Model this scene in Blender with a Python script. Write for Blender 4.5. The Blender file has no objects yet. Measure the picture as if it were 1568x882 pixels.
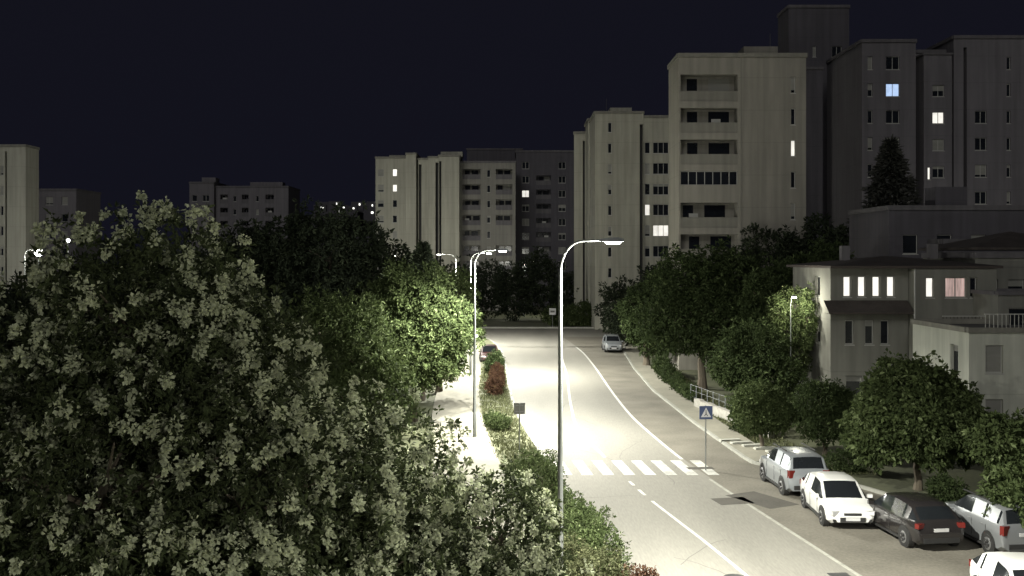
import bpy, math, random
import numpy as np
from mathutils import Vector
random.seed(7); rng=np.random.default_rng(7)
sc=bpy.context.scene
F=1590.0; H0=9.6
# ---------------------------------------------------------------- materials
def nt(m):
    m.use_nodes=True; t=m.node_tree; t.nodes.clear(); return t
def mat(name,col,rough=0.8,var=0.25,scale=3.0,scale2=None,stretch=(1,1,1),bump=0.0,metal=0.0,emit=None,es=0.0,spec=0.5,coat=0.0,joint=0.0,bd=.02):
    m=bpy.data.materials.new(name); t=nt(m); N=t.nodes; L=t.links
    o=N.new('ShaderNodeOutputMaterial'); b=N.new('ShaderNodeBsdfPrincipled'); L.new(b.outputs[0],o.inputs[0])
    b.inputs['Roughness'].default_value=rough; b.inputs['Metallic'].default_value=metal
    b.inputs['Specular IOR Level'].default_value=spec; b.inputs['Coat Weight'].default_value=coat
    tc=N.new('ShaderNodeTexCoord'); mp=N.new('ShaderNodeMapping'); mp.inputs['Scale'].default_value=stretch
    L.new(tc.outputs['Object'],mp.inputs[0])
    n1=N.new('ShaderNodeTexNoise'); n1.inputs['Scale'].default_value=scale; n1.inputs['Detail'].default_value=6; n1.inputs['Roughness'].default_value=0.65
    L.new(mp.outputs[0],n1.inputs[0])
    n2=N.new('ShaderNodeTexNoise'); n2.inputs['Scale'].default_value=scale2 or scale*0.13; n2.inputs['Detail'].default_value=3
    L.new(mp.outputs[0],n2.inputs[0])
    a=N.new('ShaderNodeMath'); a.operation='ADD'; L.new(n1.outputs[0],a.inputs[0]); L.new(n2.outputs[0],a.inputs[1])
    mr=N.new('ShaderNodeMapRange'); mr.inputs[1].default_value=0.65; mr.inputs[2].default_value=1.35
    mr.inputs[3].default_value=1-var; mr.inputs[4].default_value=1+var; L.new(a.outputs[0],mr.inputs[0])
    fac=mr.outputs[0]
    if joint:
        sp=N.new('ShaderNodeSeparateXYZ'); L.new(tc.outputs['Object'],sp.inputs[0])
        d=N.new('ShaderNodeMath'); d.operation='DIVIDE'; d.inputs[1].default_value=joint; L.new(sp.outputs[2],d.inputs[0])
        fr=N.new('ShaderNodeMath'); fr.operation='FRACT'; L.new(d.outputs[0],fr.inputs[0])
        g=N.new('ShaderNodeMapRange'); g.inputs[1].default_value=0.0; g.inputs[2].default_value=.03; g.inputs[3].default_value=.8; g.inputs[4].default_value=1.0; L.new(fr.outputs[0],g.inputs[0])
        m3=N.new('ShaderNodeMapping'); m3.inputs['Scale'].default_value=(2.2,2.2,.09); L.new(tc.outputs['Object'],m3.inputs[0])
        n3=N.new('ShaderNodeTexNoise'); n3.inputs['Scale'].default_value=1.0; n3.inputs['Detail'].default_value=5; L.new(m3.outputs[0],n3.inputs[0])
        g3=N.new('ShaderNodeMapRange'); g3.inputs[1].default_value=.35; g3.inputs[2].default_value=.65; g3.inputs[3].default_value=.84; g3.inputs[4].default_value=1.06; L.new(n3.outputs[0],g3.inputs[0])
        q=N.new('ShaderNodeMath'); q.operation='MULTIPLY'; L.new(g.outputs[0],q.inputs[0]); L.new(g3.outputs[0],q.inputs[1])
        q2=N.new('ShaderNodeMath'); q2.operation='MULTIPLY'; L.new(q.outputs[0],q2.inputs[0]); L.new(fac,q2.inputs[1]); fac=q2.outputs[0]
    mx=N.new('ShaderNodeVectorMath'); mx.operation='SCALE'; mx.inputs[0].default_value=col[:3]; L.new(fac,mx.inputs['Scale'])
    L.new(mx.outputs[0],b.inputs['Base Color'])
    if bump>0:
        bp=N.new('ShaderNodeBump'); bp.inputs['Strength'].default_value=bump; bp.inputs['Distance'].default_value=bd
        L.new(n1.outputs[0],bp.inputs['Height']); L.new(bp.outputs[0],b.inputs['Normal'])
    if emit:
        em=N.new('ShaderNodeVectorMath'); em.operation='SCALE'; em.inputs[0].default_value=emit; L.new(mr.outputs[0],em.inputs['Scale'])
        L.new(em.outputs[0],b.inputs['Emission Color']); b.inputs['Emission Strength'].default_value=es
    return m
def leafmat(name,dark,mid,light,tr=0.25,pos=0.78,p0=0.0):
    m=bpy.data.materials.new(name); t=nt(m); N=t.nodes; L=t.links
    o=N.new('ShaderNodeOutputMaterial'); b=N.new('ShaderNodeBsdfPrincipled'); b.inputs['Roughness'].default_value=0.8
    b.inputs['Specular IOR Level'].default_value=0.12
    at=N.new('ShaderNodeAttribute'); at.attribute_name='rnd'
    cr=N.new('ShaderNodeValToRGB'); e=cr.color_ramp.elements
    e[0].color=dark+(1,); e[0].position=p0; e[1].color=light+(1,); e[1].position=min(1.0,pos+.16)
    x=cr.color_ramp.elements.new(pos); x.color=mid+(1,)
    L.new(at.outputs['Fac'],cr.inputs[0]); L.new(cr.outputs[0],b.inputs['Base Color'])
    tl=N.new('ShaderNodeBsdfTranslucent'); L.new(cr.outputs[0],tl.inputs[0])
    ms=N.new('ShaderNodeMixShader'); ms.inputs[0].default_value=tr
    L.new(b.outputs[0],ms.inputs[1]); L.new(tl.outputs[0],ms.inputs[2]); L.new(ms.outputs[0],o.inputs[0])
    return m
# ---------------------------------------------------------------- mesh builder
class MB:
    def __init__(s): s.v=[]; s.f=[]; s.m=[]; s.T=None
    def P(s,p):
        if s.T: p=s.T(p)
        s.v.append(tuple(p)); return len(s.v)-1
    def poly(s,pts,m=0):
        s.f.append([s.P(p) for p in pts]); s.m.append(m)
    def hexa(s,b,t,m=0):
        ib=[s.P(p) for p in b]; it=[s.P(p) for p in t]; n=len(b)
        s.f.append(ib[::-1]); s.f.append(it); s.m+=[m,m]
        for i in range(n):
            j=(i+1)%n; s.f.append([ib[i],ib[j],it[j],it[i]]); s.m.append(m)
    def box(s,c,d,rot=0,m=0):
        cx,cy,cz=c; ca,sa=math.cos(rot),math.sin(rot); q=[]
        for sx,sy in((-1,-1),(1,-1),(1,1),(-1,1)):
            x=sx*d[0]/2;y=sy*d[1]/2; q.append((cx+x*ca-y*sa,cy+x*sa+y*ca))
        s.hexa([(x,y,cz-d[2]/2) for x,y in q],[(x,y,cz+d[2]/2) for x,y in q],m)
    def tube(s,pts,rad,n=8,m=0,cap=True):
        pts=[np.array(p,float) for p in pts]; rings=[]
        for i,p in enumerate(pts):
            d=pts[min(i+1,len(pts)-1)]-pts[max(i-1,0)]; d/=np.linalg.norm(d)+1e-9
            a=np.cross(d,(0,0,1) if abs(d[2])<.9 else (0,1,0)); a/=np.linalg.norm(a); b=np.cross(d,a)
            rings.append([s.P(p+rad[i]*(a*math.cos(k*2*math.pi/n)+b*math.sin(k*2*math.pi/n))) for k in range(n)])
        for A,B in zip(rings,rings[1:]):
            for k in range(n): s.f.append([A[k],A[(k+1)%n],B[(k+1)%n],B[k]]); s.m.append(m)
        if cap:
            s.f.append(rings[0][::-1]); s.f.append(rings[-1]); s.m+=[m,m]
    def obj(s,name,mats,smooth=None,leaves=None,parent=None):
        V=np.array(s.v,np.float32).reshape(-1,3)
        cnt=np.array([len(f) for f in s.f],np.int32); loops=np.array([i for f in s.f for i in f],np.int32)
        mi=np.array(s.m,np.int32); rn=np.full(len(cnt),.5,np.float32)
        if leaves is not None:
            LV,LR,LM=leaves; nq=len(LV)//4
            loops=np.concatenate([loops,np.arange(nq*4,dtype=np.int32)+len(V)]); V=np.concatenate([V,LV.astype(np.float32)])
            cnt=np.concatenate([cnt,np.full(nq,4,np.int32)]); mi=np.concatenate([mi,np.full(nq,LM,np.int32)]); rn=np.concatenate([rn,LR.astype(np.float32)])
        me=bpy.data.meshes.new(name); me.vertices.add(len(V)); me.vertices.foreach_set('co',V.ravel())
        me.loops.add(len(loops)); me.loops.foreach_set('vertex_index',loops.astype(np.int32))
        me.polygons.add(len(cnt)); st=np.concatenate([[0],np.cumsum(cnt)[:-1]]).astype(np.int32)
        me.polygons.foreach_set('loop_start',st)
        try: me.polygons.foreach_set('loop_total',cnt)
        except Exception: pass
        me.polygons.foreach_set('material_index',mi.astype(np.int32))
        for m in mats: me.materials.append(m)
        a=me.attributes.new('rnd','FLOAT','FACE'); a.data.foreach_set('value',rn)
        me.polygons.foreach_set('use_smooth',[bool(smooth)]*len(me.polygons))
        me.update(calc_edges=True); me.validate()
        if smooth: me.set_sharp_from_angle(angle=math.radians(smooth))
        o=bpy.data.objects.new(name,me); sc.collection.objects.link(o)
        if parent: o.parent=parent
        return o
# ---------------------------------------------------------------- shared mats
M_pole=mat('galvanised_steel',(.2,.21,.2),.55,.15,4,metal=.5)
M_head=mat('lamp_housing',(.16,.17,.18),.5,.1,6)
M_lens=mat('lamp_lens',(.9,.9,.85),.3,.02,3,emit=(1,.98,.88),es=25)
M_glass=mat('window_glass',(.012,.014,.018),.12,.3,1.5)
M_frame=mat('window_frame',(.34,.34,.32),.5,.1,5)
M_blind=mat('roller_blind',(.22,.22,.2),.7,.15,.6,stretch=(1,1,20))
M_lit=mat('lit_window_white',(.6,.6,.55),.5,.35,1.2,emit=(1,.96,.88),es=.9)
M_litb=mat('lit_window_blue',(.4,.5,.7),.5,.35,1.2,emit=(.5,.68,1),es=.75)
M_litp=mat('lit_window_curtain',(.6,.4,.4),.5,.6,3.2,stretch=(3,3,.3),emit=(1,.74,.66),es=.36)
def wallm(n,c,var=.14,j=2.78): return mat(n,c,.9,var,.8,.12,stretch=(1,1,.35),bump=.15,joint=j)
M_w1=wallm('concrete_tower',(.235,.225,.195)); M_w2=wallm('concrete_pale',(.34,.335,.28)); M_w3=wallm('concrete_dim',(.135,.128,.14))
M_w4=wallm('concrete_dark',(.08,.076,.088)); M_roof=mat('roof_felt',(.08,.08,.08),.95,.3,2)
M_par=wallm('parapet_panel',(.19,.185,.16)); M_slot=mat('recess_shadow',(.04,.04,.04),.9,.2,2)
M_st=wallm('render_plaster',(.17,.17,.15),.2,3); M_st2=wallm('render_white',(.46,.47,.41),.2,3)
M_tile=mat('roof_tiles',(.05,.042,.038),.85,.4,6,1.0,bump=.8)
BM=[M_w1,M_glass,M_frame,M_blind,M_lit,M_litb,M_litp,M_par,M_slot,M_roof]
def bmats(w,p=None): return [w]+BM[1:7]+[p or M_par]+BM[8:]
# ---------------------------------------------------------------- buildings
def facade(mb,o,du,nin,w,z0,z1,rects):
    """wall with real recessed openings. o=(x,y) corner, du along wall, nin inward"""
    def pt(u,z,d=0): return (o[0]+du[0]*u+nin[0]*d,o[1]+du[1]*u+nin[1]*d,z)
    rects=[r for r in rects if r[0]>=0 and r[2]<=w and r[1]>=z0 and r[3]<=z1]
    us=sorted(set([0,w]+[r[0] for r in rects]+[r[2] for r in rects])); zs=sorted(set([z0,z1]+[r[1] for r in rects]+[r[3] for r in rects]))
    for a,b in zip(us,us[1:]):
        run=None
        for c,d in zip(zs,zs[1:]):
            um,zm=(a+b)/2,(c+d)/2
            ins=any(r[0]<um<r[2] and r[1]<zm<r[3] for r in rects)
            if ins:
                if run is not None: mb.poly([pt(a,run),pt(b,run),pt(b,c),pt(a,c)],0); run=None
            elif run is None: run=c
        if run is not None: mb.poly([pt(a,run),pt(b,run),pt(b,z1),pt(a,z1)],0)
    for r in rects:
        u0,v0,u1,v1,k=r
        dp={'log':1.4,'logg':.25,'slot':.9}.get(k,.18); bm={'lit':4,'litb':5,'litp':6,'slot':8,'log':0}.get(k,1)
        for A,B in(((u0,v0),(u1,v0)),((u1,v0),(u1,v1)),((u1,v1),(u0,v1)),((u0,v1),(u0,v0))):
            mb.poly([pt(*A),pt(*B),pt(B[0],B[1],dp),pt(A[0],A[1],dp)],0)
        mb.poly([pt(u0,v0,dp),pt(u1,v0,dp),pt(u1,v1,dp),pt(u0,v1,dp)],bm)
        def strip(a0,b0,a1,b1,m,d): mb.poly([pt(a0,b0,d),pt(a1,b0,d),pt(a1,b1,d),pt(a0,b1,d)],m)
        if k in('win','lit','litb','litp','logg'):
            f=.06; d=dp-.03
            strip(u0,v0,u0+f,v1,2,d);strip(u1-f,v0,u1,v1,2,d);strip(u0+f,v0,u1-f,v0+f,2,d);strip(u0+f,v1-f,u1-f,v1,2,d)
            n=max(1,int(round((u1-u0)/.75)))
            for i in range(1,n):
                um=u0+(u1-u0)*i/n; strip(um-.035,v0+f,um+.035,v1-f,2,d-.004)
            if k=='win' and random.random()<.5:
                h=(v1-v0)*random.choice([.25,.5,.8,1.0]); strip(u0+f,max(v0,v1-h),u1-f,v1-f,3,d+.012)
            if k!='logg': strip(u0-.05,v0-.07,u1+.05,v0-.01,2,-.02)
        if k=='log':
            uw=(u1-u0); a=u0+uw*random.uniform(.08,.2)
            strip(a,v0+.02,a+min(.9,uw*.3),v1-.15,1,dp-.01)
            strip(a+uw*.38,v0+.5,min(u1-.2,a+uw*.75),v1-.15,random.choice([1,1,1,3]),dp-.012)
            ph=.9
            q0,q1,q2,q3=pt(u0+.003,v0+.003,.06),pt(u1-.003,v0+.003,.06),pt(u1-.003,v0+.003,.16),pt(u0+.003,v0+.003,.16)
            mb.hexa([q0,q1,q2,q3],[(p[0],p[1],v0+ph) for p in(q0,q1,q2,q3)],7)
            if random.random()<.35:
                uu=random.uniform(u0+.3,max(u0+.4,u1-1.2)); strip(uu,v0+ph-.5,uu+.8,v0+ph+.35,2,.5)
def block(mb,x0,y0,w,dep,z1,ang=0,front=(),left=(),right=(),z0=0,par=.35,cap=True):
    c,s=math.cos(ang),math.sin(ang); du=(c,s); n=(-s,c)
    facade(mb,(x0,y0),du,n,w,z0,z1,front)
    facade(mb,(x0,y0),n,du,dep,z0,z1,left)
    xr,yr=x0+c*w,y0+s*w
    facade(mb,(xr,yr),n,(-c,-s),dep,z0,z1,right)
    xb,yb=x0+n[0]*dep,y0+n[1]*dep
    mb.poly([(xb,yb,z0),(xb+c*w,yb+s*w,z0),(xb+c*w,yb+s*w,z1),(xb,yb,z1)],0)
    mb.poly([(x0,y0,z1-.02),(xr,yr,z1-.02),(xb+c*w,yb+s*w,z1-.02),(xb,yb,z1-.02)],9)
    if cap:
        cx,cy=(x0+xb+c*w)/2,(y0+yb+s*w)/2; e=.08
        for (ox,oy,dx,dy) in((0,-dep/2,w+2*e,.3),(0,dep/2,w+2*e,.3),(-w/2,0,.3,dep-.31),(w/2,0,.3,dep-.31)):
            mb.box((cx+ox*c-oy*s,cy+ox*s+oy*c,z1+par/2),(dx,dy,par),ang,7)
def grid(us,z0,dz,n,h,kind='win',skip=0.0,lit={}):
    r=[]
    for i in range(n):
        for j,(a,b) in enumerate(us):
            if random.random()<skip: continue
            r.append((a,z0+i*dz,b,z0+i*dz+h,lit.get((i,j),kind)))
    return r
def X(px,d): return (px-784)*d/F
# main tower on the right
mb=MB()
fr=[]
for i in range(9):
    z=1.35+i*2.71
    if i==5: fr.append((.15,z+.95,5.05,z+2.15,'logg'))
    else: fr.append((.15,z,5.05,z+(2.15 if i<8 else 2.3),'log'))
    fr.append((9.6,z+.7,10.0,z+2.1,'lit' if i==6 else 'win'))
block(mb,14.3,89,10.9,5.8,26.8,0,fr)
block(mb,16.5,94.9,10,9,27.0,0,[],par=.3)
mb.box((22,93,27.7),(3,2.4,1.2),0,0); mb.tube([(23,92.5,28.3),(23,92.5,29.6)],[.03,.02],5,9)
mb.box((14.28+5.35,88.97,13.4),(.12,.06,26.6),0,7)
mb.obj('apartment_tower',bmats(M_w1))
M_pd=wallm('parapet_dark',(.11,.105,.112))
mb=MB()
block(mb,33.3,125,7.3,5,39.7,0,grid([(2.9,3.3),(5.2,6.4)],3,2.8,12,1.3))
mb.obj('apartment_tower',bmats(M_w4,M_pd))
mb=MB()
block(mb,26.8,118,8.5,5,31,0,grid([(1.2,2.6),(4,4.5)],3,2.8,10,1.3),par=.3); mb.obj('apartment_tower',bmats(M_w4,M_pd))
mb=MB()
block(mb,36.4,108,5.6,12,32.0,0,grid([(2.5,3.9)],1.2,2.8,11,1.35,lit={(9,0):'litb'})+grid([(.6,1.1)],1.2,2.8,11,1.35)+[(4.3,14.9,5.0,15.7,'lit')])
block(mb,42.03,110,3.9,10,31.3,0,grid([(.4,3.3)],1.2,2.8,10,2.1,'log'))
block(mb,45.96,108,8,12,32.4,0,grid([(5.5,5.9)],1.2,2.8,11,1.3)+grid([(2.2,3.4)],1.2,2.8,11,1.3,skip=.3)+[(1.0,1,1.35,31.5,'slot')])
mb.obj('apartment_tower',bmats(M_w3,M_pd))
mb=MB()
block(mb,42.6,107.4,2.9,2.5,30.6,0,grid([(.9,2.1)],1.1,2.8,10,1.2,lit={(8,0):'lit',(9,0):'win'})+[(.4,17.7,.7,19.0,'lit')],par=.2)
mb.obj('stair_tower',bmats(M_w3,M_pd))
mb=MB()
block(mb,27.6,76,10,9,13.1,0,grid([(1.0,2.1),(3.5,4.6),(6,7.1)],1.2,2.9,4,1.4,lit={(3,0):'win'})); mb.box((33,79,14.2),(2.4,2,1.5),0,0)
block(mb,30.5,73.4,8,2.5,10.6,0,grid([(.6,1.6),(3,4.2)],1.2,2.9,3,1.4)); mb.obj('apartment_block',bmats(M_w4,M_pd))
mb=MB()
block(mb,11.1,139,6.5,14,28.9,0,grid([(1.75,2.25)],1.4,2.78,10,1.3)+[(6.0,1,6.45,27.5,'slot')],left=grid([(3,3.5),(8,8.6)],1.4,2.78,9,1.3))
block(mb,17.63,139.4,4.6,12,28.4,0,grid([(1.3,3.4)],1.4,2.78,9,1.5,lit={(4,0):'lit'})+grid([(.2,.9)],1.4,2.78,9,1.5,lit={(5,0):'lit'}))
mb.box((15,145,29.7),(3,4,1.2),0,0); mb.tube([(13,143,29),(13,143,31.5)],[.04,.02],5,9)
mb.obj('apartment_block',bmats(M_w2))
mb=MB()
block(mb,9.2,154,2.9,11,28.0,-.12,[(1.3,1,1.6,27,'slot')]); block(mb,10.9,148.2,1.6,7,29.2,0,[])
mb.obj('apartment_block',bmats(M_w2))
mb=MB()
block(mb,X(575,188),188,5.6,12,27.6,0,grid([(.4,1.5),(3.1,3.9)],2,2.8,9,1.3,lit={(8,1):'lit',(7,1):'lit'}))
block(mb,X(622,188)+.05,187,1.8,12,28.2,0,[]); block(mb,X(640,188),188.4,1.9,12,27.4,0,[(.1,1,.6,26.6,'slot')])
block(mb,X(656,188)+.04,187.2,1.9,12,27.6,0,[(1.3,1,1.85,26.8,'slot')]); block(mb,X(672,188)+.05,186.6,3.7,12,27.8,0,[(.1,1,.5,27,'slot')])
mb.box((X(690,188),193,28.7),(4,4,.9),0,0); mb.box((X(605,188),193,28.1),(3,3,.9),0,0)
mb.obj('apartment_block',bmats(M_w2))
mb=MB()
block(mb,X(704,190),190,10.2,12,27.0,0,grid([(.5,3.8)],1.6,2.8,9,1.9,'log')+grid([(5,5.6)],2,2.8,9,1.3)+grid([(6.6,9.6)],1.6,2.8,9,1.9,'log',skip=.2))
mb.obj('apartment_block',bmats(wallm('concrete_mid',(.19,.185,.165)),M_pd))
mb=MB()
block(mb,X(790,205),205,11.5,12,30.5,0,grid([(1.2,2.6),(8.4,9.8)],2,2.8,10,1.35,lit={(7,0):'lit',(3,0):'win'})+grid([(4,6.9)],1.6,2.8,9,1.9,'log'))
block(mb,X(715,225),225,12,12,33,0,[]); mb.obj('apartment_block',bmats(M_w4,M_pd))
mb=MB()
block(mb,X(-60,144),144,9.0,4,25.0,0,grid([(5.5,5.9)],1.5,2.8,8,1.3)+[(6.1,1,6.4,24.4,'slot')]); mb.obj('apartment_tower',bmats(M_w2))
mb=MB()
block(mb,X(42,170),170,8,10,20.6,0,grid([(.5,1.3),(3,4.2),(5.6,6.6)],1.5,2.8,7,1.3,lit={(3,0):'lit',(4,0):'litb',(2,0):'lit'})); mb.obj('apartment_block',bmats(M_w3,M_pd))
mb=MB()
block(mb,X(290,220),220,5.2,12,25.4,0,grid([(.6,1.6),(2.8,4.2)],2,2.8,8,1.3)); block(mb,X(328,220),221,15.5,12,24.6,0,grid([(1,2.6),(5.6,7),(10.6,12.4)],1.6,2.8,8,1.9,'log')+grid([(3.8,4.4),(8.6,9.2)],2,2.8,8,1.2))
mb.box((X(310,220),226,26.4),(3,3,1.2),0,0); mb.box((X(400,220),226,25.5),(7,3,1.0),0,0); mb.obj('apartment_block',bmats(M_w3,M_pd))
# houses on right
mb=MB()
A=[]
for i in range(4): A.append((.75+i*.84,7.35,1.2+i*.84,8.55,'lit'))
A+=[(.85,4.6,1.35,6.0,'win'),(2.0,4.6,2.5,6.0,'win'),(2.9,4.6,3.4,6.0,'win'),(.9,1.4,1.8,2.8,'win'),(2.6,1.4,3.5,2.8,'win')]
block(mb,18.4,60,4.5,8,9.0,0,A,left=[(2,7.3,3,8.5,'win'),(2,4.5,3,5.8,'win')],cap=False)
Bc=[(.6,7.35,1.05,8.5,'lit'),(1.7,7.35,2.9,8.5,'litp'),(3.1,7.35,3.5,8.5,'win'),(1.6,3.0,2.5,4.9,'win'),(.6,4.3,1.1,5.0,'win'),(3,3.4,3.6,4.8,'win')]
block(mb,22.93,59,4.6,9,9.0,0,Bc,cap=False)
def hip(mb,x0,y0,x1,y1,z,h,m,e=.6,t=.14):
    x0-=e;y0-=e;x1+=e;y1+=e; r=min(x1-x0,y1-y0)/2*.95
    if x1-x0>=y1-y0: a=(x0+r,(y0+y1)/2,z+h); b=(x1-r,(y0+y1)/2,z+h)
    else: a=((x0+x1)/2,y0+r,z+h); b=((x0+x1)/2,y1-r,z+h)
    c=[(x0,y0,z+t),(x1,y0,z+t),(x1,y1,z+t),(x0,y1,z+t)]
    if x1-x0>=y1-y0:
        mb.poly([c[0],c[1],b,a],m);mb.poly([c[2],c[3],a,b],m);mb.poly([c[1],c[2],b],m);mb.poly([c[3],c[0],a],m)
    else:
        mb.poly([c[0],c[1],a],m);mb.poly([c[1],c[2],b,a],m);mb.poly([c[2],c[3],b],m);mb.poly([c[3],c[0],a,b],m)
    lo=[(p[0],p[1],z) for p in c]; mb.poly(lo,10)
    for i in range(4): j=(i+1)%4; mb.poly([lo[i],lo[j],c[j],c[i]],10)
hip(mb,18.4,59.2,27.5,68,9.01,.7,11,e=.35)
mb.poly([(18.0,59.0,6.5),(22.85,59.0,6.5),(22.85,59.99,7.15),(18.0,59.99,7.15)],11)
mb.poly([(18.0,59.0,6.4),(22.85,59.0,6.4),(22.85,59.0,6.5),(18.0,59.0,6.5)],10)
mb.poly([(18.0,59.0,6.4),(22.85,59.0,6.4),(22.85,59.99,6.4),(18.0,59.99,6.4)],10)
mb.box((26.4,58.2,5.35),(5.2,1.58,.18),0,0)
for k in range(27): mb.box((23.85+k*.2,57.45,5.9),(.025,.025,.92),0,10)
mb.box((26.4,57.45,6.38),(5.2,.06,.05),0,2)
mb.box((24.3,58.3,2.7),(2.2,1.4,.15),0,0)
for k in range(12): mb.box((23.25+k*.19,57.62,3.2),(.025,.025,.85),0,2)
mb.box((24.3,57.62,3.64),(2.2,.05,.05),0,2)
mb.tube([(22.85,58.9,.1),(22.85,58.9,8.9)],[.05,.05],6,2)
mb.box((20.5,64,9.9),(.5,.5,.9),0,7); mb.box((25.5,63,10.0),(.5,.5,.9),0,7)
mb.obj('plaster_house',bmats(M_st,M_pd)+[mat('eave_wood',(.05,.04,.035),.8,.2,4),M_tile])
mb=MB()
block(mb,22.0,50,6.5,7,6.0,0,[(.8,4.05,1.65,5.4,'win'),(.8,1.4,1.65,2.8,'win'),(3.2,4.05,4.1,5.4,'win')],left=[(1.2,3.9,2.1,5.3,'win')],par=.25)
mb.box((25.5,49.9,6.9),(5.6,.05,.05),0,2)
for k in range(28): mb.box((22.75+k*.2,49.9,6.55),(.025,.025,.7),0,2)
mb.obj('white_house',bmats(M_st2))
mb=MB()
block(mb,28.1,63,8,8,9.6,0,[(.3,6.6,1.4,8.3,'win'),(2,6.6,3,8.3,'win')]); hip(mb,28.2,63.1,36,71,10.1,1.2,10,e=.3)
block(mb,26.2,56,6,5,7.6,0,[(.6,5.6,1.6,6.9,'win')],par=.2)
mb.obj('plaster_house',bmats(M_st,M_pd)+[M_tile,M_tile])
# ---------------------------------------------------------------- ground & road
YS=[-60,-30,0,20,34,47.5,62,75,90,105,120,134]
RL=[17,12.5,8.3,5.2,3.15,1.8,.45,-.1,-.4,-.9,-2.2,-5.5]
RR=[24,19.5,15.3,12.2,10.2,8.3,7.3,7.25,7.4,7.35,6.6,5.5]
def Lx(y): return float(sum(np.interp(y+k,YS,RL) for k in(-5,-3,-1,0,1,3,5))/7)
def Rx(y): return float(sum(np.interp(y+k,YS,RR) for k in(-5,-3,-1,0,1,3,5))/7)
KY=[-60,0,28,34,40,44,46.5,48.5,60,75,90,107,116,126]; KX=[30,24,20,18.3,15.8,14.2,12.4,11.1,10.5,10.1,10.5,11.4,12.6,18]
def Kx(y): return float(np.interp(y,KY,KX))
def ribbon(name,ys,fa,fb,z,m,thick=0):
    mb=MB()
    for a,b in zip(ys,ys[1:]):
        p=[(fa(a),a,z),(fb(a),a,z),(fb(b),b,z),(fa(b),b,z)]; mb.poly(p,0)
        if thick:
            mb.poly([(fa(a),a,z-thick),(fa(a),a,z),(fa(b),b,z),(fa(b),b,z-thick)],0); mb.poly([(fb(a),a,z-thick),(fb(a),a,z),(fb(b),b,z),(fb(b),b,z-thick)],0)
    return mb.obj(name,[m])
M_grass=mat('grass',(.06,.065,.032),.95,.5,5,.4,bump=.8)
M_asph=mat('asphalt',(.2,.193,.17),.85,.22,9,.22,stretch=(1.6,.22,1),bump=.3,spec=.3)
M_asph2=mat('asphalt_old',(.145,.135,.112),.9,.35,9,.4,bump=.4,spec=.3)
M_pave=mat('pavement_concrete',(.21,.2,.16),.9,.22,5,.5,bump=.3)
M_kerb=mat('kerb_stone',(.26,.26,.23),.85,.25,5,bump=.3)
M_white=mat('road_paint',(.5,.5,.47),.7,.4,14,3)
M_worn=mat('road_paint_worn',(.3,.3,.26),.8,.35,10,3)
mb=MB(); mb.poly([(-900,-200,0),(900,-200,0),(900,1500,0),(-900,1500,0)],0); mb.obj('ground',[M_grass])
ys=list(np.linspace(-60,134,140))
ribbon('road',ys,Lx,Rx,.004,M_asph)
mb=MB(); mb.poly([(-60,127,.0085),(-5,126.5,.0085),(30,126,.0085),(30,139,.0085),(-5,141,.0085),(-60,150,.0085)],0); mb.obj('side_road',[M_asph])
ribbon('parking_lane',list(np.linspace(-60,127,150)),Rx,Kx,.004,M_asph2)
ribbon('kerb',list(np.linspace(-60,126,140)),lambda y:Lx(y)-.18,Lx,.13,M_kerb,.13)
ribbon('kerb',list(np.linspace(-60,126,140)),Kx,lambda y:Kx(y)+.16,.13,M_kerb,.13)
mb=MB(); mb.box((8,141.2,.09),(36,.25,.26),-.03,0); mb.obj('kerb',[M_kerb])
ribbon('sidewalk',list(np.linspace(-60,122,120)),lambda y:Lx(y)-5.3-.012*max(0,60-y),lambda y:Lx(y)-2.3,.11,M_pave,.11)
ribbon('grass_verge',list(np.linspace(-60,124,120)),lambda y:Lx(y)-2.295,lambda y:Lx(y)-.185,.1,mat('verge_grass',(.11,.115,.065),.95,.5,6,.8,bump=.8),.1)
ribbon('sidewalk',list(np.linspace(48.5,112,70)),lambda y:Kx(y)+.165,lambda y:Kx(y)+1.6,.11,M_pave,.11)
def line(name,ctr,w,y0,y1,m=M_white,n=60,z=.0085,dash=None):
    mb=MB(); t=np.linspace(y0,y1,n)
    for a,b in zip(t,t[1:]):
        if dash and ((a-y0)%(dash[0]+dash[1]))>dash[0]: continue
        mb.poly([(ctr(a)-w/2,a,z),(ctr(a)+w/2,a,z),(ctr(b)+w/2,b,z),(ctr(b)-w/2,b,z)],0)
    return mb.obj(name,[m])
CY=[0,31.5,35.5,40.7,45.6,58.7,70,84.8,105,125]; CX=[11.8,7.05,6.5,5.53,4.9,3.6,3.9,4.5,4.9,4.2]
def Cx(y): return float(sum(np.interp(y+k,CY,CX) for k in(-3,-1,0,1,3))/5)
line('road_marking',Cx,.13,5,41); line('road_marking',Cx,.13,42,44.9,n=30,dash=(.9,.8))
line('road_marking',Cx,.15,50,104)
line('road_marking',lambda y:Rx(y)-.1,.14,-20,45,m=M_worn); line('road_marking',lambda y:Rx(y)-.1,.16,49.5,112)
mb=MB()
for k in range(8):
    x=2.05+k*.93
    mb.poly([(x+.12,45.9,.0085),(x+.62,45.9,.0085),(x+.35,49.2,.0085),(x-.15,49.2,.0085)],0)
mb.obj('zebra_crossing',[mat('zebra_paint',(.42,.42,.39),.75,.5,7,1.5)])
mb=MB()
for (x,y,w,h,r) in((9.9,41.2,1.5,2.6,.5),(8.7,41.0,1.4,1.1,.2),(8.6,47.4,1.2,.5,.1)): mb.box((x,y,.007),(w,h,.004),r,0)
mb.obj('asphalt_patch',[mat('asphalt_patch',(.06,.055,.045),.9,.25,8)])
mb=MB()
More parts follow.
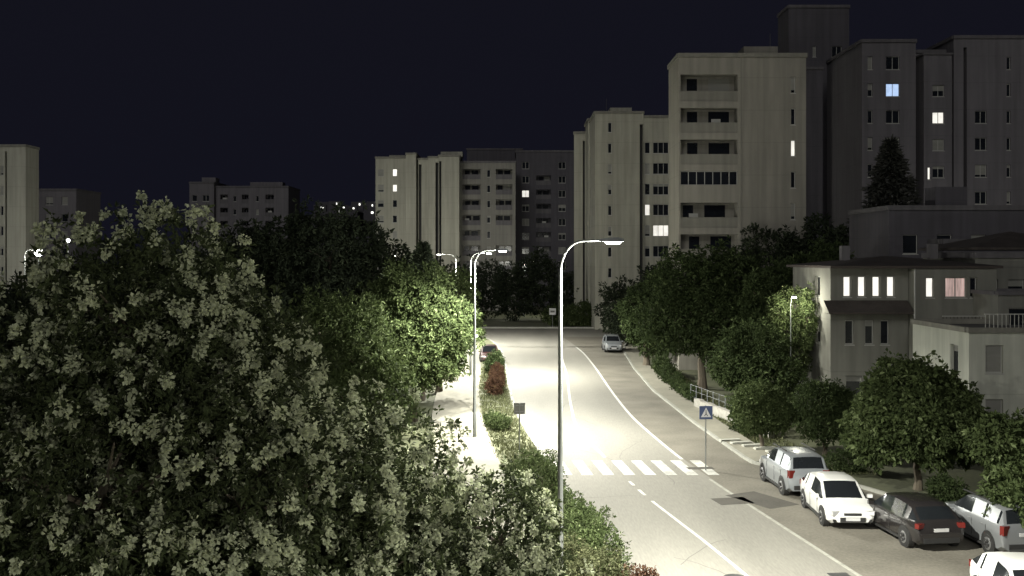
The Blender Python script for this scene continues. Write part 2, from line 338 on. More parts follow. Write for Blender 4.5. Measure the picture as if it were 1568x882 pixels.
for k in range(9):
    yy=random.uniform(26,75); xx=Lx(yy)+random.uniform(.8,5.5); a=random.choice([1.4,1.7,.2,2.9])
    for s_ in range(random.randint(8,16)):
        a+=random.uniform(-.35,.35); nx,ny=xx+.45*math.cos(a),yy+.45*math.sin(a); px_,py_=-.018*math.sin(a),.018*math.cos(a)
        if Lx(ny)+.3<nx<Rx(ny)-.4: mb.poly([(xx-px_,yy-py_,.0065),(nx-px_,ny-py_,.0065),(nx+px_,ny+py_,.0065),(xx+px_,yy+py_,.0065)],0)
        xx,yy=nx,ny
mb.obj('road_cracks',[mat('crack_sealant',(.13,.125,.11),.9,.2,8)])
mb=MB(); mb.tube([(6.7,31.2,.004),(6.7,31.2,.012)],[.33,.33],20,0); mb.obj('manhole_cover',[mat('cast_iron',(.04,.04,.04),.6,.3,12)])
mb=MB(); mb.box((9.9,31.4,.01),(.6,.45,.012),.1,0); mb.obj('drain_grate',[mat('cast_iron_grate',(.04,.04,.04),.6,.3,12)])
# ---------------------------------------------------------------- street lamps
def addlight(o,typ,loc,e,col,size,cone=None):
    l=bpy.data.lights.new('lamp_light',typ); l.energy=e; l.color=col; l.shadow_soft_size=size
    if cone: l.spot_size=math.radians(cone); l.spot_blend=.45
    lo=bpy.data.objects.new('lamp_light',l); lo.location=loc; sc.collection.objects.link(lo); lo.parent=o
def lamp(x,y,h,ang,spot,point=0,arm=1.42,col=(1,.985,.87),r0=.08,bend=.85,size=.12,cone=162):
    mb=MB(); c,s=math.cos(ang),math.sin(ang)
    pts=[(x,y,0),(x,y,.25),(x,y,1.3),(x,y,1.32),(x,y,h*.5),(x,y,h-bend)]; rad=[r0*1.5,r0*1.25,r0*1.15,r0,r0*.8,r0*.62]
    rx=arm*.42
    for k in range(1,9):
        a=k/8*math.pi/2; pts.append((x+c*rx*(1-math.cos(a)),y+s*rx*(1-math.cos(a)),h-bend+bend*math.sin(a))); rad.append(r0*.42)
    ex=arm-.25; pts.append((x+c*ex,y+s*ex,h+.03)); rad.append(r0*.38)
    mb.tube(pts,rad,10,0); mb.box((x,y,.02),(.4,.4,.06),ang,0)
    def q(u,v,z): return (x+c*u-s*v,y+s*u+c*v,z)
    us=[(ex-.12,.05,.05),(ex+.1,.11,.09),(ex+.35,.13,.1),(ex+.52,.09,.06)]
    for (a,wa,ha),(b,wb,hb) in zip(us,us[1:]):
        mb.hexa([q(a,-wa,h-.02),q(b,-wb,h-.02),q(b,wb,h-.02),q(a,wa,h-.02)],[q(a,-wa*.6,h+ha),q(b,-wb*.6,h+hb),q(b,wb*.6,h+hb),q(a,wa*.6,h+ha)],1)
    mb.hexa([q(ex+.06,-.07,h-.08),q(ex+.4,-.07,h-.08),q(ex+.4,.07,h-.08),q(ex+.06,.07,h-.08)],[q(ex+.02,-.1,h-.021),q(ex+.44,-.1,h-.021),q(ex+.44,.1,h-.021),q(ex+.02,.1,h-.021)],2)
    o=mb.obj('street_lamp',[M_pole,M_head,M_lens],40)
    loc=(x+c*(ex+.23),y+s*(ex+.23),h-.25)
    if spot: addlight(o,'SPOT',loc,spot,col,size,cone)
    if point: addlight(o,'POINT',loc,point,col,size)
    return o
lamp(5.3,-1.5,10,0,44000,3500)
lamp(1.28,27.5,10.05,.03,22000,2200)
lamp(-1.98,55.1,10.0,.03,26000,2800,arm=1.5)
lamp(-3.35,84,10.0,.0,32000,3000,arm=1.5)
lamp(-6.0,112,10.0,math.pi,38000,4000,arm=1.9)
lamp(16.8,62.6,7.3,math.pi/2*3,0,600,arm=.8,r0=.04,col=(1,.97,.8))
lamp(-61,130,10.6,0,0,1800)
lamp(2,170,9,0,0,2500); lamp(-20,165,10,0,0,4500)  # second one is an unseen lamp added to brighten the left block facades
lamp(46,95,12,2,0,500); lamp(-62,118,6,0,0,500,col=(.6,.8,1))
M_globe=mat('globe',(.9,.9,.9),.4,.02,3,emit=(1,1,.97),es=16)
def park_lamp(x,y,h,p,col=(1,1,.94),r=.2):
    mb=MB(); mb.tube([(x,y,0),(x,y,.4),(x,y,.42),(x,y,h-r)],[.09,.08,.05,.04],8,0)
    pts=[(x,y,h-r*math.cos(math.pi*k/8)) for k in range(9)]; mb.tube(pts,[max(.02,r*math.sin(math.pi*k/8)) for k in range(9)],12,1)
    mb.tube([(x,y,h+r),(x,y,h+r+.05)],[r*.9,.03],12,0)
    o=mb.obj('park_lamp',[M_pole,M_globe],50)
    if p: addlight(o,'POINT',(x-.05,y-.2-r,h+.05),p,col,r*1.3)
park_lamp(-2.35,64,4.85,3200,r=.27)
park_lamp(-58.8,129,10.3,900,r=.5); park_lamp(-56,131,11.8,0,r=.22)
# distant lights on a hillside
mb=MB()
for i in range(22):
    xx=X(random.uniform(482,572),420); z=random.uniform(29,34); yy=420+random.uniform(-5,15)
    mb.box((xx,yy+1.2,z-3),(5,2,4.5),0,0); k=random.choice([1,2,1]); mb.box((xx+1,yy,z-1.8),(random.uniform(.4,1.2),.1,random.uniform(.5,.9)),0,k)
mb.box((X(525,430),436,13),(60,10,28),0,0)
mb.obj('hillside_houses',[M_w4,mat('far_light_w',(.5,.5,.5),.5,.3,1,emit=(1,1,.9),es=2.0),mat('far_light_b',(.3,.5,.9),.5,.3,1,emit=(.25,.5,1),es=2.0)])
# ---------------------------------------------------------------- vegetation
BARK=mat('bark',(.09,.075,.055),.95,.35,6,stretch=(3,3,.6),bump=.8)
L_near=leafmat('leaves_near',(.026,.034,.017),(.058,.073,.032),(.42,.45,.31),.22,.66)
L_fig=leafmat('leaves_fig',(.025,.037,.014),(.075,.10,.038),(.17,.21,.10),.25,.72)
L_lin=leafmat('leaves_broad',(.02,.03,.012),(.048,.068,.026),(.10,.13,.055),.25,.74)
L_dark=leafmat('leaves_dark',(.016,.021,.014),(.032,.042,.024),(.048,.06,.034),.15,.7)
L_red=leafmat('leaves_red',(.05,.028,.018),(.1,.055,.035),(.15,.1,.055),.2,.7)
L_yel=leafmat('leaves_verge',(.05,.055,.026),(.1,.11,.055),(.19,.2,.11),.2,.7)
def norm(a): return a/(np.linalg.norm(a,axis=-1,keepdims=True)+1e-9)
def leaves(lobes,n,per,leaf,cr,shell=.45,droop=.25,aspect=.42,cw=.55,vz=0):
    lob=np.array(lobes,float); w=(lob[:,3]*lob[:,4]*lob[:,5])**(.67); w/=w.sum()
    k=rng.choice(len(lob),n,p=w); d=norm(rng.normal(size=(n,3))); r=1-shell*rng.random(n)**1.6
    ph=d*5+k[:,None]*1.7
    bum=1+.10*np.sin(ph[:,0]*1.3+ph[:,2])+.10*np.sin(ph[:,1]*1.7-ph[:,2]*1.1)+.07*rng.normal(size=n)
    c=lob[k,:3]+d*lob[k,3:6]*(r*bum)[:,None]
    s=lob[:,3:6].mean(); fq=2*math.pi/(s*.8)
    q=np.sin(c[:,0]*fq+1.1*np.sin(c[:,2]*fq))+np.sin(c[:,1]*fq*1.1+2)+np.sin(c[:,2]*fq*1.3+c[:,0]*fq*.6)
    keep=(q>-.9)|(rng.random(n)<.25); c=c[keep]; d=d[keep]; n=len(c)
    cb=rng.random(n)
    C=np.repeat(c,per,0); D=np.repeat(d,per,0); N=len(C)
    dr=norm(rng.normal(size=(N,3))+.55*D+np.array([0,0,-droop]))
    if vz:
        t_=rng.random((N,1)); ax=norm(np.repeat(rng.normal(size=(n,3))*.35,per,0)+np.array([0,0,-1.])+.5*D)
        size=np.repeat(.55+.75*rng.random((n,1)),per,0)
        base=C+ax*vz*t_*size+dr*cr*(1-.7*t_)*size*rng.random((N,1))**.6
    else: base=C+dr*cr*(rng.random((N,1))*.6)
    ln=leaf*(.65+.7*rng.random((N,1)))
    sd=norm(np.cross(dr,rng.normal(size=(N,3))+np.array([0,0,1.2]))); up=np.cross(sd,dr)
    a=base; b=base+dr*ln*.5+sd*ln*aspect*.5+up*ln*.1; t=base+dr*ln-up*ln*.12; e=base+dr*ln*.5-sd*ln*aspect*.5+up*ln*.1
    V=np.stack([a,b,t,e],1).reshape(-1,3)
    R=np.clip(cw*np.repeat(cb,per)+(1-cw)*rng.random(N),0,1)
    V[:,2]=np.maximum(V[:,2],.05)
    return V,R
def tree(name,x,y,lobes,n,per,leaf,cr,lm,tr=.18,zfork=None,shell=.45,droop=.25,aspect=.42,cw=.55,blossom=0):
    mb=MB(); lob=np.array(lobes); zc=lob[:,2].mean(); zf=zfork or max(.5,zc*.45)
    mb.tube([(x,y,0),(x+.03,y,zf*.3),(x-.04,y+.05,zf*.7),(x,y,zf)],[tr*1.5,tr*1.1,tr,tr*.85],9,0)
    for l in lobes:
        tx,ty,tz=l[:3]; tz2=tz+l[5]*.35
        m1=(x+(tx-x)*.35+random.uniform(-.2,.2),y+(ty-y)*.35,zf+(tz-zf)*.5)
        mb.tube([(x,y,zf*.93),m1,(tx,ty,tz),(tx+l[3]*.15,ty,tz2)],[tr*.65,tr*.45,tr*.28,tr*.1],6,0)
        for k in range(4):
            a=random.uniform(0,6.28); mb.tube([(tx,ty,tz-.1*l[5]),(tx+math.cos(a)*l[3]*.4,ty+math.sin(a)*l[4]*.4,tz+l[5]*.15),(tx+math.cos(a)*l[3]*.8,ty+math.sin(a)*l[4]*.8,tz+random.uniform(.1,.5)*l[5])],[tr*.25,tr*.15,tr*.05],5,0)
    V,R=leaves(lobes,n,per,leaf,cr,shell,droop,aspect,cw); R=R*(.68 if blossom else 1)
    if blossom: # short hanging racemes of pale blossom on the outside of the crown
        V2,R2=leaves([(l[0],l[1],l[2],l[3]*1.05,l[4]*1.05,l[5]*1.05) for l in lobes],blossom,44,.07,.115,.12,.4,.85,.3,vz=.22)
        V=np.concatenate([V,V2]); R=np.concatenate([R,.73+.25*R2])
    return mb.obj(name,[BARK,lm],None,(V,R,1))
def bush(name,lobes,n,per,leaf,cr,lm,shell=.6,droop=-.1):
    mb=MB()
    for l in lobes:
        for k in range(5):
            a=random.uniform(0,6.28); mb.tube([(l[0],l[1],0),(l[0]+math.cos(a)*l[3]*.3,l[1]+math.sin(a)*l[4]*.3,l[2]*.8),(l[0]+math.cos(a)*l[3]*.6,l[1]+math.sin(a)*l[4]*.6,l[2]+l[5]*.4)],[.03,.02,.008],5,0)
    V,R=leaves(lobes,n,per,leaf,cr,shell,droop)
    return mb.obj(name,[BARK,lm],None,(V,R,1))
# foreground trees
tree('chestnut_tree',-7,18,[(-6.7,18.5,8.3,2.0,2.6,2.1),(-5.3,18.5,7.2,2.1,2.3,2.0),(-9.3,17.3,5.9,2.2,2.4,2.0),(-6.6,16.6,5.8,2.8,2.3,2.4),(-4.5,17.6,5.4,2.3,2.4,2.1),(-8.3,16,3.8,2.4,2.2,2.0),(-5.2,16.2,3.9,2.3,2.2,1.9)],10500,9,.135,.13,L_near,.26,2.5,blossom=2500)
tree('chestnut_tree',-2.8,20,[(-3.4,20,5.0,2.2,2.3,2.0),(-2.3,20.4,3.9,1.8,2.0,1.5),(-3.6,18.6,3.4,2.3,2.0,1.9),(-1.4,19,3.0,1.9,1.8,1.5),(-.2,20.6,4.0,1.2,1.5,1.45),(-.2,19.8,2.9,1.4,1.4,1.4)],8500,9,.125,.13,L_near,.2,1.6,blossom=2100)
# sidewalk trees
tree('linden_tree',-5.8,61,[(-5.9,61,7.0,2.3,2.4,2.2),(-4.3,60.5,5.6,2.3,2.3,2.2),(-7.3,61,5.6,2.4,2.3,2.4),(-5.4,59.6,4.1,2.3,2.2,1.9),(-4.3,61,3.5,1.5,1.6,1.3)],6500,8,.22,.2,L_fig,.2,2.2)
tree('linden_tree',-5.2,74,[(-5.2,74,6.4,2.5,2.4,2.4),(-3.8,73.5,5.0,1.8,1.8,1.8),(-6.8,75,7.2,2.4,2.4,2.2)],3200,8,.26,.24,L_fig,.2,2.2)
tree('linden_tree',-9,52,[(-9,52,5.6,2.6,2.6,2.3),(-7.2,51,4.2,2.4,2.2,2.1),(-10.6,52,3.9,2.6,2.4,2.2),(-6.4,50,2.7,1.7,1.9,1.5)],4200,8,.23,.2,L_fig,.2,2)
tree('oak_tree',-13.5,76,[(-13.3,76,9.6,4.0,3.5,3.6),(-10.2,76,8.3,3.0,3,3.2),(-17,77,9.2,3.6,3,3.4),(-13,75,5.5,4.5,3.5,3.5),(-20,78,8.6,3.4,3,3.2)],5200,8,.36,.3,L_dark,.35,3)
tree('oak_tree',-27,70,[(-24,70,7.0,4,3,3.0),(-29,70,5.6,3.6,3,2.8),(-34,68,4.6,3.6,3,2.6),(-27,68,4.0,6,3,2.6)],4600,8,.38,.3,L_dark,.35,3)
def conifer(name,x,y,h,r,lm,n=1400,leaf=.35):
    mb=MB(); mb.tube([(x,y,0),(x,y,h)],[.18,.03],7,0)
    t=rng.random(n)**.8; z=h*.18+h*.82*t; a=rng.random(n)*6.283
    rr=r*(1-t)**.8*(.35+.65*rng.random(n))*(1+.35*np.sin(z*4+2*np.sin(a*3)))
    c=np.stack([x+rr*np.cos(a),y+rr*np.sin(a),z],1); per=7; C=np.repeat(c,per,0); A=np.repeat(a,per); N=len(C)
    dr=norm(np.stack([np.cos(A),np.sin(A),np.full(N,-.15)],1)+.6*rng.normal(size=(N,3))); ln=leaf*(.6+.6*rng.random((N,1)))
    sd=norm(np.cross(dr,rng.normal(size=(N,3)))); V=np.stack([C,C+dr*ln*.5+sd*ln*.12,C+dr*ln,C+dr*ln*.5-sd*ln*.12],1).reshape(-1,3)
    for k in range(14):
        zz=h*(.2+.05*k); aa=k*2.4; q=r*(1-(k/16))*.8; mb.tube([(x,y,zz),(x+q*math.cos(aa),y+q*math.sin(aa),zz-.1)],[.04,.01],5,0)
    mb.obj(name,[BARK,lm],None,(V,rng.random(N),1))
conifer('pine_tree',-6.0,70,10.6,2.4,L_dark,1600,.4)
conifer('cedar_tree',33.5,92,20,4.8,leafmat('cedar_needles',(.03,.032,.028),(.055,.058,.05),(.08,.08,.07),.15,.7),1700,.7)
# right-hand trees
tree('maple_tree',13.9,76,[(13.2,76,7.6,2.9,2.8,2.7),(16,76.5,7.8,2.8,2.8,2.6),(12,75,5.2,2.6,2.5,2.5),(15,74.5,4.8,3.2,2.6,2.6),(17.6,76,5.4,2.6,2.6,2.6)],5600,8,.3,.25,L_lin,.28,2.6)
tree('maple_tree',11.9,92,[(11.9,92,4.8,2.3,2.5,2.3),(14.5,93,6.2,2.8,2.5,2.7),(13,91,3.4,2.7,2.5,2.2)],3200,8,.34,.28,L_lin,.25,2.2)
tree('maple_tree',15.2,63,[(14.6,63,4.2,1.8,1.9,1.6),(15.6,64.4,3.9,1.3,1.8,1.5),(13.5,63,3.2,1.4,1.5,1.4),(15.2,62,2.5,2.0,1.8,1.4)],3600,8,.24,.2,L_lin,.17,1.6)
tree('maple_tree',19.5,72,[(19.4,72,6.8,2.6,2.4,2.6),(22,73,8.0,2.6,2.4,2.4),(17.3,70.5,6.4,1.7,1.8,2.1)],2800,8,.3,.24,L_lin,.2,2.6)
tree('ivy_tree',17.2,64.2,[(17.2,63.9,6.5,1.2,.7,1.4),(16.8,63.6,5.0,1.1,.8,1.5),(17.9,62.9,5.9,.4,1.2,1.9),(17.3,63.8,3.6,1.0,.9,1.6),(16.2,63.4,6.3,.6,.5,1.0)],2600,8,.16,.15,L_fig,.1,2.2)
tree('small_tree',12.5,52,[(12.2,52,2.35,1.2,1.2,.95),(13.2,52.2,2.1,1.1,1.1,.9),(12.5,51.6,1.7,1.5,1.2,.75)],2300,8,.17,.15,L_fig,.09,1.1)
tree('small_tree',15.2,50.5,[(14.9,50.5,2.5,1.25,1.2,1.15),(16,50.8,2.3,1.1,1.1,1.0),(15.2,50,1.6,1.3,1.1,.8)],2300,8,.17,.15,L_lin,.09,1.1)
tree('fig_tree',16.8,43,[(16.4,43,4.1,1.6,1.6,1.35),(17.9,43.4,3.4,1.6,1.5,1.3),(15.3,42.6,3.0,1.4,1.4,1.2),(16.8,42,2.5,1.9,1.5,1.2),(18.7,43,2.3,1.4,1.4,1.2),(14.8,42.2,2.1,1.1,1.1,.8)],5600,8,.21,.15,L_fig,.14,1.3,aspect=.6)
tree('fig_tree',18.0,37,[(17.6,37,3.0,1.1,1.1,1.0),(18.6,37.2,2.5,1.3,1.2,1.1),(17.2,35.4,1.6,1.0,1.0,.8),(18.5,35.4,1.4,1.2,1.1,.9),(16.6,33.9,1.3,.9,.8,.9),(17.4,33.6,.8,.9,.8,.8)],3600,8,.2,.15,L_fig,.1,1,aspect=.6)
tree('oak_tree',24,88,[(22,88,8.4,3.6,3,3.4),(26.5,88,9.0,3.8,3,3.6),(30.5,88,8.4,3.4,3,3.2),(25,86,5,5,3,3.4)],4200,8,.42,.34,L_dark,.3,3)
bush('hedge',[(6.5,146,1.4,2.2,1.2,1.3),(10.2,146,1.7,2.4,1.3,1.7),(13.6,145,2.2,2.4,1.5,2.2),(8,145.4,1,2.8,1,1)],1500,8,.4,.3,L_fig)
bush('distant_trees',[(0.5,158,4.5,3.4,3,4.2),(4.5,160,5.6,3.4,3,5),(-4,162,4.5,3.6,3,4.2),(8.5,157,3.8,2.6,3,3.6),(14,130,3.4,3,3,3.3),(17.5,126,4.4,3,3,4.2),(13,116,2.6,2.4,2.6,2.5),(21,120,5,3.4,3,4.6),(-9,150,4.5,4,3,4.5)],5200,8,.5,.4,L_dark)
bush('tree_line',[(-60,110,3.2,5,4,3.6),(-52,112,3.4,6,4,3.8),(-44,108,4.6,6,4,4.6),(-36,106,5,6,4,5),(-30,104,5.6,5,4,5.2),(-24,108,6,5,4,5.4),(-18,112,6,5,4,5.2),(-12,118,5.4,4,4,5),(-70,118,4.2,6,4,4.6)],7000,8,.55,.45,L_dark)
bush('tree_line',[(-26,44,3,4,3,3.4),(-19,42,3.2,4,3,3.5),(-13,38,3,3.6,3,3.2),(-16,30,2.6,4,3,3),(-33,46,3.4,4,3,3.4)],4500,8,.34,.26,L_dark)
bush('round_bush',[(.95,41,1.15,1.0,1.0,.85),(1.3,40.3,.9,.8,.8,.7)],1500,8,.1,.1,L_fig,.4)
bush('verge_bush',[(2.5,35,.6,.8,1.6,.6),(1.8,36.5,.7,.9,1.4,.7),(2.5,31.5,.7,.9,1.5,.65),(1.8,33.2,.8,1,1.4,.8)],2600,8,.11,.1,L_fig,.5)
bush('flowering_bush',[(2.4,29.2,.7,.85,1.1,.7),(1.6,30.2,.7,.7,1,.75)],1300,8,.1,.09,L_yel,.5)
bush('red_bush',[(3.5,29.0,.5,.6,.7,.42)],420,8,.1,.09,L_red,.5)
bush('verge_bush',[(-.7,57.5,.5,.6,1.0,.45),(-1.1,58.8,.45,.5,.8,.4)],700,8,.12,.1,L_fig,.5)
bush('red_bush',[(-1.2,72,.75,.55,1.2,.75),(-1.1,75.5,.75,.55,1.3,.75),(-1.2,80,.7,.5,1.6,.7)],1300,8,.16,.12,L_red,.5)
bush('verge_bush',[(-1.5,86,.8,.7,1.2,.8),(-1.4,90,.75,.7,1.4,.75)],700,8,.18,.14,L_lin,.5)
bush('low_hedge',[(11.9,70,.6,.5,2,.5),(11.9,74,.6,.5,2,.6),(12.0,79,.7,.6,2.5,.7),(12.2,84,.8,.7,2.5,.8),(12.9,57,.8,.8,2,.8),(13.5,60,.9,.8,2,.9)],1800,8,.2,.15,L_lin)
bush('low_hedge',[(15.2,46.5,.5,1.4,.7,.5),(17,40.3,.5,.6,1.4,.5),(19,33.5,.6,.7,1.6,.6)],1200,8,.16,.12,L_lin)
def tufts(name,pts,lm):
    c=np.array(pts); per=9; C=np.repeat(c,per,0)+np.concatenate([rng.normal(size=(len(c)*per,2))*.12,np.zeros((len(c)*per,1))],1); N=len(C)
    dr=norm(np.array([0,0,1.])+.5*rng.normal(size=(N,3))); ln=.1+.12*rng.random((N,1)); sd=norm(np.cross(dr,rng.normal(size=(N,3))))*.02
    V=np.stack([C-sd,C+sd,C+dr*ln+sd*.2,C+dr*ln-sd*.2],1).reshape(-1,3); MB().obj(name,[BARK,lm],None,(V,rng.random(N),1))
tp=[(Lx(y)-random.uniform(.3,2.2),y,.1) for y in rng.uniform(28,90,1800)]+[(Kx(y)+random.uniform(1.7,3.5),y,.0) for y in rng.uniform(46,90,1500)]
tufts('grass_tufts',tp,L_yel)
# ---------------------------------------------------------------- wall, steps, fence
M_stone=mat('limestone_wall',(.3,.29,.26),.9,.35,5,1.2,bump=.6)
mb=MB()
p0=np.array([10.9,66.5]);p1=np.array([12.9,55.2])
for k in range(22):
    a=p0+(p1-p0)*(k+.5)/22; mb.box((a[0]+.9,a[1],.3+.02*math.sin(k*2)),(.3,.54,.62+.05*math.sin(k*1.7)),.17,0)
mb.obj('stone_wall',[M_stone])
mb=MB()
for k in range(9):
    a=p0+(p1-p0)*k/8*.7; mb.tube([(a[0]+.9,a[1]+2,0),(a[0]+.9,a[1]+2,1.3)],[.025,.025],6,0)
for z in(.5,.9,1.25): mb.tube([(11.8,68.5,z),(13.2,60.6,z)],[.01,.01],5,0)
mb.obj('wire_fence',[M_head])
mb=MB()
for k in range(5): mb.box((11.3+.42*k,53.9-.75*k,.14),(1.1,.28,.12),.25,0)
mb.obj('concrete_steps',[mat('pale_concrete',(.35,.35,.31),.85,.25,5)])
# ---------------------------------------------------------------- signs
def T(ox,oy,a):
    c,s=math.cos(a),math.sin(a)
    return lambda p:(ox+p[0]*c-p[1]*s,oy+p[0]*s+p[1]*c,p[2])
M_blue=mat('sign_blue',(.04,.06,.13),.4,.08,5); M_sw=mat('sign_white',(.5,.5,.5),.4,.05,5); M_blk=mat('sign_black',(.02,.02,.02),.5,.1,5); M_sb=mat('sign_back',(.12,.12,.11),.5,.15,5,metal=.3)
mb=MB(); mb.T=T(8.75,46.9,.05)
mb.tube([(0,0,0),(0,0,2.95)],[.03,.03],8,0)
mb.box((0,-.045,2.62),(.6,.02,.6),0,1)
mb.poly([(-.23,-.06,2.42),(.23,-.06,2.42),(0,-.06,2.85)],2)
mb.tube([(0,-.064,2.72),(0,-.066,2.74)],[.03,.03],8,3)
mb.box((0,-.064,2.63),(.04,.004,.12),0,3)
for dx in(-1,1): mb.hexa([(dx*.07-.02,-.067,2.47),(dx*.07+.02,-.067,2.47),(dx*.07+.02,-.063,2.47),(dx*.07-.02,-.063,2.47)],[(-.02,-.067,2.58),(.02,-.067,2.58),(.02,-.063,2.58),(-.02,-.063,2.58)],3)
mb.obj('crosswalk_sign',[M_pole,M_blue,M_sw,M_blk])
mb=MB(); mb.T=T(.37,51,.05)
mb.tube([(0,0,0),(0,0,2.45)],[.03,.03],8,0); mb.box((0,.045,2.2),(.55,.02,.55),0,1); mb.box((0,.03,2.35),(.4,.02,.03),0,0); mb.box((0,.03,2.05),(.4,.02,.03),0,0)
mb.obj('traffic_sign',[M_pole,M_sb])
mb=MB(); mb.T=T(5.6,143.5,0)
mb.tube([(0,0,0),(0,0,2.6)],[.04,.04],8,0); mb.box((0,-.05,2.2),(.9,.03,.9),0,1); mb.box((0,-.07,2.2),(.6,.02,.25),0,2); mb.obj('direction_sign',[M_pole,M_sw,M_sb])
# ---------------------------------------------------------------- cars
M_tyre=mat('tyre',(.015,.015,.015),.9,.2,9); M_rim=mat('alloy',(.4,.4,.41),.35,.08,6,metal=.8)
M_cg=mat('car_glass',(.012,.014,.016),.08,.1,2); M_trim=mat('black_trim',(.02,.02,.02),.6,.15,9)
M_hl=mat('headlamp',(.5,.5,.5),.15,.1,9); M_tl=mat('tail_lamp',(.13,.015,.012),.25,.1,9); M_pl=mat('number_plate',(.5,.5,.5),.5,.1,20)
def car(name,x,y,head,paint,L=4.2,W=1.76,Ht=1.47,kind='hatch'):
    mb=MB(); c,s=math.cos(head),math.sin(head); mb.T=lambda p:(x+p[0]*c-p[1]*s,y+p[0]*s+p[1]*c,p[2]+.006)
    hw=W/2; k=Ht/1.47
    if kind=='hatch':
        st=[(0,.50,.60,.70,0),(.015,.62,.62,.84,0),(.06,.72,.72,.93,0),(.15,.80,.80,.98,0),(.255,.90,.90,1,0),(.41,.93,1.40,1,1),(.45,.93,1.43,1,1),(.56,.94,1.47,1,1),(.585,.94,1.47,1,2),(.76,.96,1.43,1,1),(.79,.96,1.41,1,2),(.85,.98,1.34,.99,1),(.955,1.0,1.0,.96,0),(.985,.86,.86,.93,0),(1,.60,.62,.86,0)]
    else:
        st=[(0,.58,.62,.74,0),(.015,.72,.72,.86,0),(.06,.84,.84,.94,0),(.16,.90,.90,.98,0),(.26,.97,.97,1,0),(.39,.99,1.38,1,1),(.43,.99,1.42,1,1),(.53,.99,1.46,1,1),(.555,.99,1.47,1,2),(.72,1.0,1.46,1,1),(.75,1.0,1.46,1,2),(.91,1.0,1.42,.99,1),(.935,1.0,1.39,.98,2),(.975,1.0,1.0,.96,0),(.99,.86,.86,.95,0),(1,.55,.57,.9,0)]
    rings=[]
    for t,bl,tp,w,cab in st:
        xx=L/2-L*t; w=w*hw; bl*=k; tp*=k; zb=.2 if .04<t<.96 else .3
        rw=w*.76 if cab else w*.86
        half=[(0,zb),(w*.82,zb),(w*.97,zb+.1),(w,(zb+bl)*.52),(w*.985,bl-.07),(w*.94,bl),(rw,(tp-.045) if cab else bl+.01),(rw*.86,tp if cab else bl+.022),(rw*.4,(tp+.02) if cab else bl+.035)]
        full=[(xx,a,b) for a,b in half]+[(xx,-a,b) for a,b in half[:0:-1]]
        rings.append([mb.P(p) for p in full])
    n=len(rings[0])
    def add(f,m): mb.f.append(f); mb.m.append(m)
    for i in range(len(rings)-1):
        A,B=rings[i],rings[i+1]; c0,c1=st[i][4],st[i+1][4]
        for j in range(n):
            jj=min(j,n-1-j); m=0
            if jj==5 and (c0 or c1) and c0!=2: m=1
            if jj in(7,8) and (bool(c0)!=bool(c1)): m=1
            if jj==0: m=2
            add([A[j],A[(j+1)%n],B[(j+1)%n],B[j]],m)
    add(rings[0][::-1],0); add(rings[-1],0)
    R=.32*k**.5
    for wx in(L*.5-L*.19,-(L*.5-L*.185)):
        for sd in(1,-1):
            yo=sd*(hw+.004)
            mb.tube([(wx,sd*(hw-.2),R*1.06),(wx,yo,R*1.06)],[R*1.2,R*1.2],22,2)
            mb.tube([(wx,sd*(hw-.2),R),(wx,sd*(hw+.012),R),(wx,sd*(hw+.02),R)],[R,R,R*.92],22,3)
            mb.tube([(wx,sd*(hw+.018),R),(wx,sd*(hw+.026),R)],[R*.64,R*.6],16,4)
            for q in range(5):
                a=q*1.2566+.3; mb.tube([(wx,sd*(hw+.03),R),(wx+math.cos(a+.6)*R*.42,sd*(hw+.03),R+math.sin(a+.6)*R*.42)],[.03,.05],5,2)
    f=L/2
    mb.box((f-.0,0,.40*k),(.06,W*.5,.16*k),0,2); mb.box((f-.02,0,.58*k),(.05,W*.34,.09*k),0,2); mb.box((f+.035,0,.42*k),(.012,.5,.11),0,7)
    for sd in(1,-1):
        mb.box((f-.10,sd*hw*.70,.63*k),(.22,.34,.12),-sd*.5,5); mb.box((f-.03,sd*hw*.66,.36*k),(.06,.2,.09),-sd*.3,2)
        bz=.88*k if kind=='hatch' else .86*k
        mb.box((-f+.09,sd*hw*.80,bz-.02),(.16,.26,.16 if kind=='hatch' else .3),sd*.35,6)
        mb.box((L*.5-L*.30,sd*(hw+.08),.97*k),(.12,.18,.12),0,0)
        for dx in(.33,.575,.78): mb.box((f-L*dx,sd*hw*.997,.60*k),(.012,.012,.5*k),0,2)
        for dx in(.53,.73): mb.box((f-L*dx,sd*(hw*.99),.82*k),(.16,.02,.025),0,4)
        mb.box((0,sd*hw*.985,.24),(L*.5,.03,.08),0,2)
    mb.box((-f-.0,0,.38*k),(.06,W*.7,.16),0,2); mb.box((-f-.002,0,.72*k),(.03,.5,.11),0,7)
    if kind!='hatch':
        for sd in(1,-1): mb.box((-.2,sd*hw*.68,1.49*k+.02),(L*.42,.035,.04),0,2)
    return mb.obj(name,[paint,M_cg,M_trim,M_tyre,M_rim,M_hl,M_tl,M_pl],32)
P_w=mat('paint_white',(.7,.7,.68),.3,.04,2,coat=.6); P_s=mat('paint_silver',(.3,.32,.34),.3,.05,2,metal=.4,coat=.6)
P_d=mat('paint_dark',(.02,.018,.018),.22,.08,2,coat=.8); P_r=mat('paint_red',(.05,.02,.02),.4,.05,2,coat=.4); P_g=mat('paint_grey',(.24,.25,.26),.3,.05,2,metal=.4,coat=.6)
D=math.radians
car('parked_suv',11.75,43.5,D(93),P_s,4.2,1.78,1.68,'suv')
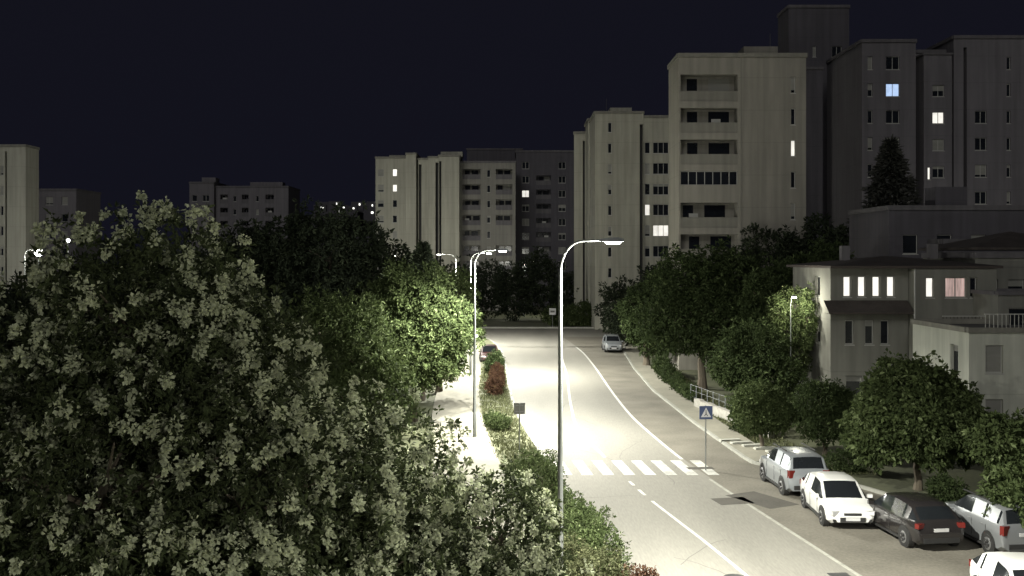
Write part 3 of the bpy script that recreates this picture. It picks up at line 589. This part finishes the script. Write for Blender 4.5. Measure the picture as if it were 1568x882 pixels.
car('parked_car',12.05,38.6,D(-92),P_w,4.25,1.78,1.45)
car('parked_car',13.75,36.0,D(97),P_d,4.3,1.78,1.45)
car('parked_suv',16.2,35.1,D(95),P_g,4.2,1.75,1.6,'suv')
car('parked_car',13.75,27.6,D(-95),P_w,4.3,1.78,1.47)
car('parked_suv',10.3,107,D(-90),P_s,4.3,1.8,1.65,'suv')
car('parked_car',-2.1,96.5,D(-88),P_r,4.2,1.75,1.5)
# ---------------------------------------------------------------- world, fill sun, camera
w=bpy.data.worlds.new('World'); sc.world=w; w.use_nodes=True; t=w.node_tree; t.nodes.clear()
o=t.nodes.new('ShaderNodeOutputWorld'); b=t.nodes.new('ShaderNodeBackground'); t.links.new(b.outputs[0],o.inputs[0])
tc=t.nodes.new('ShaderNodeTexCoord'); sp=t.nodes.new('ShaderNodeSeparateXYZ'); t.links.new(tc.outputs['Generated'],sp.inputs[0])
cr=t.nodes.new('ShaderNodeValToRGB'); e=cr.color_ramp.elements; e[0].position=0.0; e[0].color=(.0058,.0060,.0112,1); e[1].position=.35; e[1].color=(.0066,.0066,.0112,1)
t.links.new(sp.outputs[2],cr.inputs[0]); t.links.new(cr.outputs[0],b.inputs[0]); b.inputs[1].default_value=1.0
s=bpy.data.lights.new('facade_fill','SUN'); s.energy=.5; s.angle=D(20); s.color=(1,.98,.93); so=bpy.data.objects.new('facade_fill',s); sc.collection.objects.link(so)  # added fill from behind the camera, stands for the town's ambient light
so.rotation_euler=Vector((.25,1,-.45)).to_track_quat('-Z','Y').to_euler()
cd=bpy.data.cameras.new('camera'); cd.sensor_width=36; cd.lens=F/1568*36; cd.shift_y=-46/1568; cd.clip_end=3000; cd.clip_start=.3
co=bpy.data.objects.new('camera',cd); co.location=(0,0,H0); co.rotation_euler=(math.pi/2,0,0); sc.collection.objects.link(co); sc.camera=co
sc.view_settings.view_transform='Standard'
try: sc.view_settings.look='None'
except Exception: pass
sc.view_settings.exposure=0
print('faces',sum(len(m.polygons) for m in bpy.data.meshes))
